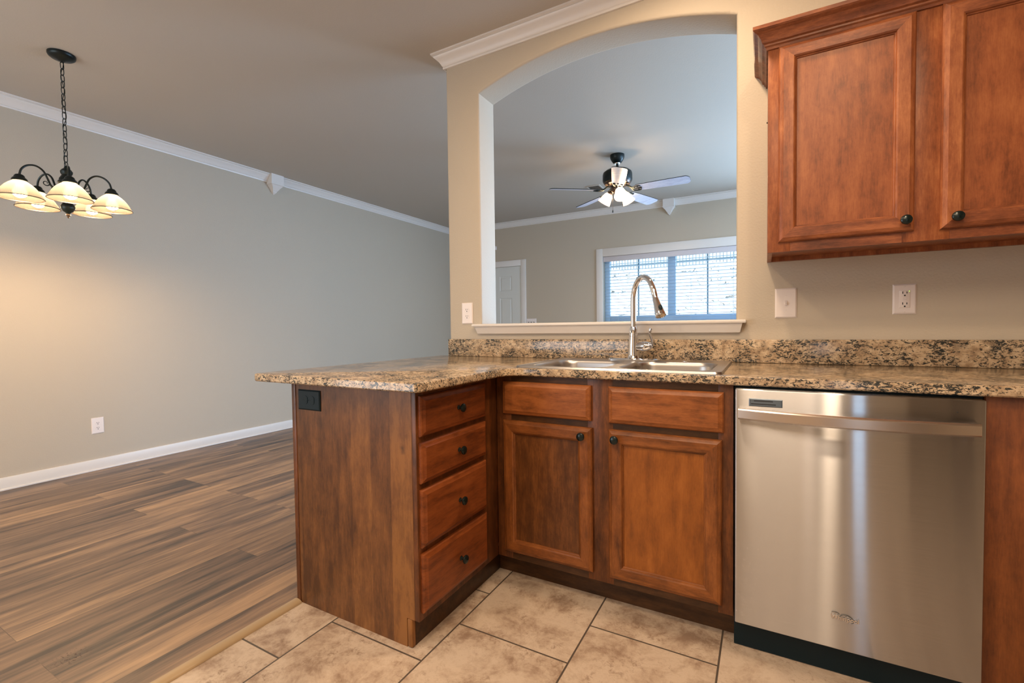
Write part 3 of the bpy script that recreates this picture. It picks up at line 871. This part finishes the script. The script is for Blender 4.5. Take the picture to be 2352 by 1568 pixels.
# face frame faces +x
mb = MB(); X0, X1 = XI - .0198, XI
fz = [0.102, 0.150, 0.330, 0.352, 0.548, 0.566, 0.704, 0.724, 0.852, 0.8845]
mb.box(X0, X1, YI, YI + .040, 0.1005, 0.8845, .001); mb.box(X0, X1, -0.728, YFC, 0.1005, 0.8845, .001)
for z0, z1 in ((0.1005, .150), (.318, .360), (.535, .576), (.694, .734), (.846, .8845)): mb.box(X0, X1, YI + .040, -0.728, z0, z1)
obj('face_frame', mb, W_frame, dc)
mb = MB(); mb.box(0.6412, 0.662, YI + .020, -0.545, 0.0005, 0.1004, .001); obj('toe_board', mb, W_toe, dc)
mb = MB(); mb.box(0.6412, 0.664, YI - .001, YI + .0195, 0.0005, 0.1003, .006); obj('toe_end_block', mb, W_end, dc)
px_ = lambda u, v, d: (XI + d, u, v)
for z0, z1 in ((.7235, .860), (.566, .7035), (.3495, .5445), (.1275, .3275)):
    mb = MB(); mb.panel(px_, -1.124, -0.721, z0, z1, DRAW_L); d = obj('drawer_front', mb, W_hy, dc, 15)
    knob(d, px_, -0.919, (z0 + z1) / 2, .020)

# sink cabinet
sc_ = thing('sink_cabinet', 'wide maple base cabinet under the sink with two doors and two false drawers', 'cabinet', (1.155, -0.31, 0))
mb = MB(); mb.box(XI + .003, XS, YFC + .021, -0.020, 0.101, 0.70); mb.box(XI + .003, XS, YFC + .021, YFC + .026, .70, .884); obj('carcass', mb, M_dark, sc_)
mb = MB(); Y0, Y1 = YFC, YFC + .020
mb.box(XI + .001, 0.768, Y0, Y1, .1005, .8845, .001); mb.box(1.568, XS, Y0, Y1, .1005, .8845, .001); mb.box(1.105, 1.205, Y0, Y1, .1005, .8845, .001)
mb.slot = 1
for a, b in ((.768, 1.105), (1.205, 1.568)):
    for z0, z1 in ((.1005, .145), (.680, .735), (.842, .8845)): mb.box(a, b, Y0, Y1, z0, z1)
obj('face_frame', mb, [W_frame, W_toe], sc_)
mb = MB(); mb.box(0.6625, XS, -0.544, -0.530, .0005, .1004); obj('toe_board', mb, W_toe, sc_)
py_ = lambda u, v, d: (u, YFC - d, v)
for a, b in ((.732, 1.122), (1.191, 1.585)):
    mb = MB(); mb.panel(py_, a, b, .7205, .8575, DRAW_L); obj('false_drawer_front', mb, W_false, sc_, 15)
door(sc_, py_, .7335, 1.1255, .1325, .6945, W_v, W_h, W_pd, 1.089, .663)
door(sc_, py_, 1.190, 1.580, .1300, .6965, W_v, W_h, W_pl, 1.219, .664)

# cabinet right of the dishwasher
XE = XS + .610
ec = thing('end_cabinet', 'maple cabinet front at the right edge beside the steel dishwasher', 'cabinet', (2.7, -0.31, 0))
mb = MB(); mb.box(XE, 3.28, YFC + .021, -0.022, 0.0005, .884); obj('carcass', mb, M_dark, ec)
mb = MB(); mb.box(XE, 3.28, YFC, YFC + .020, .0005, .8845, .002); obj('front_panel', mb, W_right, ec)

# ------------------------------------------------------------------ dishwasher
DX0_, DX1_, DY = XS + .006, XS + .604, -0.643
dw = thing('dishwasher', 'stainless steel dishwasher with bowed bar handle built in under the worktop', 'dishwasher', (XS + .305, -.33, 0))
mb = MB(); mb.box(XS + .002, XE - .002, YFC + .012, -0.03, .003, .8835); obj('tub_body', mb, M_black, dw)
mb = MB(); mb.box(DX0_, DX1_, DY, YFC + .010, .1000, .8750, .004, 3); dd = obj('door', mb, M_steel, dw)
mb = MB(); mb.box(XS + .003, XE - .003, -0.555, -0.535, .002, .098, .002); kk = obj('kick_plate', mb, M_black, dw)
mb = MB(); mb.box(XS + .0032, XE - .0032, -0.600, -0.556, .085, .0985); obj('kick_ledge', mb, M_black, dw)
mb = MB(); mb.lathe([(.006, 0), (.006, .0015), (.003, .0025)], axis_mat((XS + .034, -.555, .045), (0, -1, 0)), 14); obj('screw', mb, M_screw, kk)
# vent
mb = MB()
mb.panel(lambda u, v, d: (u, DY - d, v), 1.660, 1.7535, .822, .8465, [(0, -.001), (0, .0015), (.0025, .0025), (.004, .0005)])
ve = obj('vent', mb, M_vent, dw, 15)
mb = MB()
for z in (.8295, .8390): mb.panel(lambda u, v, d: (u, DY - d, v), 1.6665 + (.008 if z > .83 else .0), 1.7475 - (.02 if z > .83 else .012), z - .0014, z + .0014, [(0, 0), (0, .0011)])
obj('vent_slot', mb, M_slot, ve)
mb = MB(); mb.lathe([(.0017, 0), (.0017, .0006)], axis_mat((2.160, DY, .840), (0, -1, 0)), 12); obj('pin_hole', mb, M_slot, dw)
# bowed handle: a flat bar that meets the door at both ends
mb = MB(); rings = []; NH = 28
hx0, hx1, hz0, hz1 = 1.630, 2.202, .7790, .8160
for k in range(NH + 1):
    s = k / NH; x = hx0 + (hx1 - hx0) * s
    bow = .010 + .034 * (1 - (2 * s - 1) ** 2) ; th_ = .010
    yo = DY - bow
    rings.append([(x, yo, hz0 + .003), (x, yo - .003, hz0), (x, yo - th_ + .002, hz0 + .001), (x, yo - th_ - .003, hz0 + .006), (x, yo - th_ - .003, hz1 - .006), (x, yo - th_ + .002, hz1 - .001), (x, yo - .003, hz1), (x, yo, hz1 - .003)])
mb.loft(rings)
mb.box(hx0, hx0 + .012, DY - .014, DY, hz0 + .004, hz1 - .004); mb.box(hx1 - .012, hx1, DY - .014, DY, hz0 + .004, hz1 - .004)
t = NT('handle_steel'); t.bsdf(Base_Color=(0.70, 0.63, 0.58), Metallic=1.0, Roughness=0.26); M_handle = t.m
obj('handle', mb, M_handle, dw, 40)
# badge
def text_mesh(body, size, depth, shear=0.0):
    cu = bpy.data.curves.new('badge_curve', 'FONT'); cu.body = body; cu.size = size; cu.extrude = depth; cu.shear = shear; cu.offset = size * .012
    cu.align_x = 'CENTER'; cu.align_y = 'CENTER'
    o = bpy.data.objects.new('badge_curve', cu); C.objects.link(o)
    dg = bpy.context.evaluated_depsgraph_get(); me = bpy.data.meshes.new_from_object(o.evaluated_get(dg))
    bpy.data.objects.remove(o); bpy.data.curves.remove(cu); return me
bcx, bcz = 1.9165, .2005
me = text_mesh('Whirlpool', .0185, .0008)
xs = [v.co.x for v in me.vertices]; k = .068 / (max(xs) - min(xs)); x_mid = (max(xs) + min(xs)) / 2
RX = Matrix.Rotation(math.radians(90), 4, 'X')
me.transform(Matrix.Translation(Vector((bcx, DY - .0022, bcz))) @ RX @ Matrix.Diagonal((k, 1.0, 1, 1)) @ Matrix.Translation((-x_mid, 0, 0)))
me.transform(Matrix.Translation(-Vector(dw.location))); me.materials.append(M_letter)
lo = bpy.data.objects.new('logo_lettering', me); C.objects.link(lo); lo.parent = dw
me2 = me.copy(); me2.transform(Matrix.Translation((.0009, .0012, -.0009))); me2.materials.clear(); me2.materials.append(M_etch)
l2 = bpy.data.objects.new('logo_shadow_line', me2); C.objects.link(l2); l2.parent = lo
mb = MB()
for (cx, cz, rx, rz, a0, a1, tilt) in ((bcx + .006, bcz, .017, .0105, -40, 215, -20), (bcx - .022, bcz + .010, .010, .004, 10, 190, -14)):
    pts = []
    for q in range(24):
        a = math.radians(a0 + (a1 - a0) * q / 23); x = rx * math.cos(a); z = rz * math.sin(a); tt = math.radians(tilt)
        pts.append((cx + x * math.cos(tt) - z * math.sin(tt), DY - .0012, cz + x * math.sin(tt) + z * math.cos(tt)))
    mb.tube(pts, [.0004 + .0009 * math.sin(PI * q / 23) for q in range(24)], 8)
obj('logo_swirl', mb, M_etch, lo)

# ------------------------------------------------------------------ hanging cabinet
UX, UY, UZ0, UZ1, UXR = 1.7120, -0.311, 1.3515, 2.125, 2.95
uc = thing('upper_cabinet', 'maple hanging cabinet with crown moulding right of the arched opening', 'cabinet', (2.33, -.155, UZ0))
mb = MB()
mb.box(UX, UX + .016, UY + .020, -.001, UZ0 - .030 + .030, UZ1); mb.box(UXR - .016, UXR, UY + .020, -.001, UZ0, UZ1)
mb.box(UX + .016, UXR - .016, UY + .020, -.001, UZ0 + .018, UZ0 + .034); mb.box(UX + .016, UXR - .016, -.010, -.001, UZ0 + .034, UZ1)
mb.box(UX + .016, UXR - .016, UY + .020, -.010, UZ1 - .016, UZ1)
mb.box(UX + .016, UXR - .016, -.018, -.001, UZ0, UZ0 + .018)
obj('carcass', mb, W_uv, uc)
mb = MB(); Y0, Y1 = UY, UY + .0198
mb.box(UX, 1.785, Y0, Y1, UZ0, UZ1, .001); mb.box(2.105, 2.225, Y0, Y1, UZ0, UZ1, .001); mb.box(UXR - .05, UXR, Y0, Y1, UZ0, UZ1, .001); mb.box(2.56, 2.66, Y0, Y1, UZ0, UZ1, .001)
mb.slot = 1
for a, b in ((1.785, 2.105), (2.225, 2.56), (2.66, UXR - .05)):
    mb.box(a, b, Y0, Y1, UZ0, UZ0 + .05); mb.box(a, b, Y0, Y1, UZ1 - .05, UZ1)
obj('face_frame', mb, [W_uv, W_uh], uc)
pu = lambda u, v, d: (u, UY - d, v)
door(uc, pu, 1.7465, 2.1345, 1.3855, 2.0965, W_uv, W_uh, W_up, 2.109, 1.420)
door(uc, pu, 2.1990, 2.5850, 1.3825, 2.0965, W_uv, W_uh, W_up, 2.235, 1.4155)
pc = [(0, 2.098), (.006, 2.098), (.008, 2.106), (.013, 2.110), (.013, 2.116), (.020, 2.120), (.024, 2.134), (.034, 2.148), (.046, 2.155), (.050, 2.160), (.050, 2.172), (0, 2.172)]
mb = MB(); mb.sweep(pc, [(UX, -0.001), (UX, UY), (UXR, UY)], [(-1, 0), (-1, -1), (0, -1)]); obj('crown_moulding', mb, W_uh, uc, 20)
mb = MB(); mb.lathe([(.003, 0), (.003, .004)], axis_mat((UX, -.06, 1.93), (-1, 0, 0)), 10); obj('side_screw', mb, M_knob, uc)

# ------------------------------------------------------------------ chandelier
HX, HY = -1.952, -1.150
cl = thing('chandelier', 'dark bronze five-arm chandelier with lit ribbed glass shades hanging in the dining area', 'chandelier', (HX, HY, 1.78))
TZ = Matrix.Translation((HX, HY, 0))
mb = MB(); mb.lathe([(.012, 2.694), (.020, 2.699), (.050, 2.708), (.060, 2.716), (.064, 2.724), (.064, ZC - .0005)], TZ, 40); obj('canopy', mb, M_bronze, cl)
# chain
mb = MB(); z = 2.690; i = 0
mb.tube([(HX + .007 * math.cos(a), HY, 2.694 + .007 * math.sin(a)) for a in [2 * PI * q / 12 for q in range(12)]], .0018, 6, True)
while z > 2.085:
    pts = []
    for q in range(16):
        a = 2 * PI * q / 16; lx = .0100 * math.cos(a); lz = .0155 * math.sin(a) + (.006 if math.sin(a) > 0 else -.006)
        ang = (0.45 if i % 2 else 0.45 + PI / 2)
        pts.append((HX + lx * math.cos(ang), HY + lx * math.sin(ang), z - .0215 + lz))
    mb.tube(pts, .0021, 6, True); z -= .0365; i += 1
obj('chain', mb, M_bronze, cl)
mb = MB()
wv = [(HX + .008 * math.sin(q * 1.15) + (.012 if q in (8, 9) else 0), HY + .008 * math.cos(q * 1.4), 2.695 - q * .0365) for q in range(18)]
mb.tube(catmull(wv, 4), .0018, 6); obj('lamp_cord', mb, M_bronze, cl)
mb = MB(); mb.lathe([(.004, 2.082), (.010, 2.074), (.012, 2.066), (.022, 2.058), (.029, 2.046), (.027, 2.034), (.022, 2.026), (.028, 2.014), (.034, 2.004), (.036, 1.990), (.041, 1.986), (.041, 1.978), (.036, 1.974), (.033, 1.930), (.020, 1.918), (.014, 1.90), (.013, 1.872),
                     (.020, 1.862), (.030, 1.850), (.034, 1.838), (.033, 1.828), (.024, 1.812), (.012, 1.803), (.008, 1.798)], TZ, 32); obj('center_body', mb, M_bronze, cl)
mb = MB(); mb.lathe([(.006, 1.799), (.011, 1.793), (.012, 1.788), (.006, 1.782), (.004, 1.779), (.006, 1.776), (.001, 1.771)], TZ, 20); obj('finial', mb, M_bronze2, cl)
RS = 0.205
for k in range(5):
    a = math.radians(274 + 72 * k); e_ = Vector((math.cos(a), math.sin(a), 0)); o_ = Vector((HX, HY, 0))
    at_ = lambda r, z: o_ + e_ * r + Vector((0, 0, z))
    mb = MB(); pth = catmull([at_(.030, 1.945), at_(.050, 1.935), at_(.072, 1.945), at_(.086, 1.980), at_(.104, 2.020), at_(.135, 2.040), at_(.170, 2.032), at_(.195, 2.005), at_(RS, 1.968)], 5)
    mb.tube(pth, .0052, 8)
    arm = obj('arm', mb, M_bronze, cl)
    mb = MB()
    sc1 = [at_(.082 + .019 * (1 - q / 26) * math.cos(PI * .6 + q * .42) + .012, 1.955 + .019 * (1 - q / 26) * math.sin(PI * .6 + q * .42)) for q in range(20)]
    mb.tube(sc1, [.0036 - .0001 * q for q in range(20)], 6)
    sc2 = [at_(.048 + .014 * (1 - q / 26) * math.cos(-PI * .4 + q * .42), 1.910 + .014 * (1 - q / 26) * math.sin(-PI * .4 + q * .42)) for q in range(20)]
    mb.tube(sc2, [.0034 - .0001 * q for q in range(20)], 6); obj('scroll', mb, M_bronze, arm)
    TS = Matrix.Translation(at_(RS, 0))
    mb = MB(); mb.lathe([(.006, 1.974), (.016, 1.970), (.022, 1.962), (.023, 1.955), (.028, 1.951), (.033, 1.943), (.033, 1.936), (.030, 1.934)], TS, 28); obj('socket_cup', mb, M_bronze, arm)
    mb = MB()
    seg = 144; rg = []
    pf = [(.028, 1.938), (.034, 1.930), (.047, 1.920), (.061, 1.906), (.074, 1.888), (.084, 1.870), (.092, 1.855), (.098, 1.843)]
    for r_, z_ in pf:
        rg.append([TS @ Vector(((r_ * (1 + .008 * (i % 2))) * math.cos(2 * PI * i / seg), (r_ * (1 + .008 * (i % 2))) * math.sin(2 * PI * i / seg), z_)) for i in range(seg)])
    LG = [mb.loop(q) for q in rg]
    for qa, qb in zip(LG, LG[1:]):
        for i in range(seg):
            mb.b.faces.new((qa[i], qa[(i + 1) % seg], qb[(i + 1) % seg], qb[i])).material_index = i % 2
    sh = obj('glass_shade', mb, [M_shade, M_shade_rib], cl, 60)
    mb = MB(); mb.tube([TS @ Vector((.0985 * math.cos(2 * PI * i / 48), .0985 * math.sin(2 * PI * i / 48), 1.842)) for i in range(48)], .0024, 6, True); obj('shade_rim', mb, M_bronze2, sh)
    mb = MB(); mb.lathe([(.013, 1.932), (.014, 1.915), (.020, 1.900), (.0285, 1.884), (.0300, 1.872), (.0285, 1.860), (.020, 1.849), (.008, 1.844), (.001, 1.8435)], TS, 24); obj('bulb', mb, M_bulb, sh)

# ------------------------------------------------------------------ ceiling fan
GX, GY = 0.451, 2.130
fan = thing('ceiling_fan', 'five-blade ceiling fan with three lit glass shades in the living room', 'ceiling fan', (GX, GY, 2.30))
TF = Matrix.Translation((GX, GY, 0))
mb = MB(); mb.lathe([(.030, 2.655), (.042, 2.662), (.060, 2.690), (.068, 2.710), (.068, ZC - .0005)], TF, 36); obj('canopy', mb, M_bronze, fan)
mb = MB(); mb.lathe([(.026, 2.648), (.030, 2.657)], TF, 24); obj('canopy_ring', mb, M_chrome, fan)
mb = MB(); mb.lathe([(.0125, 2.59), (.0125, 2.66)], TF, 16); obj('downrod', mb, M_bronze, fan)
mb = MB(); mb.lathe([(.030, 2.605), (.060, 2.600), (.110, 2.585), (.135, 2.565), (.140, 2.545), (.140, 2.490), (.130, 2.470), (.110, 2.464)], TF, 48); mo = obj('motor_housing', mb, M_bronze, fan)
mb = MB(); mb.lathe([(.128, 2.470), (.118, 2.452), (.080, 2.444), (.060, 2.442)], TF, 40); obj('motor_plate', mb, M_bronze2, mo)
mb = MB(); mb.lathe([(.058, 2.446), (.060, 2.425), (.056, 2.385), (.044, 2.368), (.012, 2.362), (.010, 2.345), (.002, 2.338)], TF, 32); obj('light_kit', mb, M_bronze2, fan)
for k in range(5):
    a = math.radians(-72.5 + 72 * k)
    BM = Matrix.Translation((GX, GY, 2.396)) @ Matrix.Rotation(a, 4, 'Z') @ Matrix.Rotation(math.radians(-12), 4, 'X')
    out_b = [(.185, -.052), (.30, -.060), (.50, -.066), (.635, -.068), (.655, -.052), (.665, -.030), (.665, .030), (.655, .052), (.635, .068), (.50, .066), (.30, .060), (.185, .052), (.175, .035), (.175, -.035)]
    mb = MB(); mb.loft([[BM @ Vector((x, y, -.003)) for x, y in out_b], [BM @ Vector((x, y, .003)) for x, y in out_b]])
    mb.b.faces.ensure_lookup_table()
    for f_ in mb.b.faces:
        if f_.calc_area() > 0 and len(f_.verts) == 4: f_.material_index = 1
    bld = obj('blade', mb, [M_blade, M_bronze], fan, 20)
    mb = MB(); B0 = Matrix.Translation((GX, GY, 2.396)) @ Matrix.Rotation(a, 4, 'Z')
    for sgn in (-1, 1):
        pts = catmull([B0 @ Vector((.085, sgn * .010, .040)), B0 @ Vector((.120, sgn * .016, .020)), BM @ Vector((.150, sgn * .026, -.006)), BM @ Vector((.185, sgn * .040, -.007)), BM @ Vector((.215, sgn * .042, -.006)), BM @ Vector((.225, sgn * .025, -.006))], 5)
        mb.tube(pts, .006, 8)
    mb.tube(catmull([B0 @ Vector((.085, 0, .040)), B0 @ Vector((.130, 0, .012)), BM @ Vector((.17, 0, -.006)), BM @ Vector((.235, 0, -.006))], 5), .0065, 8)
    for bx, by in ((.200, -.03), (.200, .03), (.225, 0)): mb.lathe([(.009, -.010), (.009, -.004)], BM @ Matrix.Translation((bx, by, 0)), 12)
    obj('blade_iron', mb, M_bronze, bld)
for k, a0 in enumerate((-62, 58, 166)):
    a = math.radians(a0); e_ = Vector((math.cos(a), math.sin(a), 0)); o_ = Vector((GX, GY, 0))
    dirv = (e_ * .62 + Vector((0, 0, -.78))).normalized()
    base = o_ + e_ * .078 + Vector((0, 0, 2.392))
    mb = MB(); mb.tube(catmull([o_ + e_ * .045 + Vector((0, 0, 2.408)), o_ + e_ * .062 + Vector((0, 0, 2.410)), base], 5), .009, 10)
    mb.lathe([(.014, -.006), (.024, .0), (.026, .014), (.020, .020)], axis_mat(base, dirv), 20)
    lh = obj('lamp_holder', mb, M_bronze2, fan)
    mb = MB(); mb.lathe([(.024, .010), (.030, .018), (.040, .034), (.047, .055), (.052, .080), (.058, .102), (.064, .116), (.062, .116), (.056, .101), (.050, .080), (.045, .055), (.038, .035), (.028, .019), (.022, .011)], axis_mat(base, dirv), 32, False, False)
    sh = obj('lamp_shade', mb, M_fshade, fan, 60)
    mb = MB(); mb.lathe([(.010, .018), (.012, .035), (.021, .055), (.024, .068), (.020, .082), (.008, .091), (.001, .092)], axis_mat(base, dirv), 20); obj('bulb', mb, M_fbulb, sh)
mb = MB(); cx_, cy_ = GX - .035, GY - .040
mb.tube([(cx_, cy_, 2.40), (cx_, cy_, 2.205)], .0014, 6); pc_ = obj('pull_chain', mb, M_bronze2, fan)
mb = MB(); mb.lathe([(.002, 2.206), (.005, 2.198), (.006, 2.185), (.003, 2.178)], Matrix.Translation((cx_, cy_, 0)), 12); obj('pull_knob', mb, M_bronze, pc_)

# ceiling vent behind the fan
VX, VY = -0.07, 3.04
cv = thing('ceiling_vent', 'small pale ceiling air vent above the left blade of the fan', 'vent', (VX, VY, ZC))
mb = MB()
for x0, x1, y0, y1 in ((-.085, .085, -.125, -.105), (-.085, .085, .105, .125), (-.085, -.065, -.105, .105), (.065, .085, -.105, .105)):
    mb.box(VX + x0, VX + x1, VY + y0, VY + y1, ZC - .008, ZC - .0005, .002)
obj('vent_frame', mb, M_ceil, cv)
mb = MB(); mb.box(VX - .065, VX + .065, VY - .105, VY + .105, ZC - .0015, ZC - .0005); obj('vent_backing', mb, M_etch, cv)
for k in range(9):
    y = VY - .092 + k * .023
    mb = MB(); mb.prism([(VX - .065, y - .008, ZC - .007), (VX - .065, y + .006, ZC - .002), (VX - .065, y + .007, ZC - .003), (VX - .065, y - .007, ZC - .008)], (.13, 0, 0)); obj('louvre', mb, M_ceil, cv)
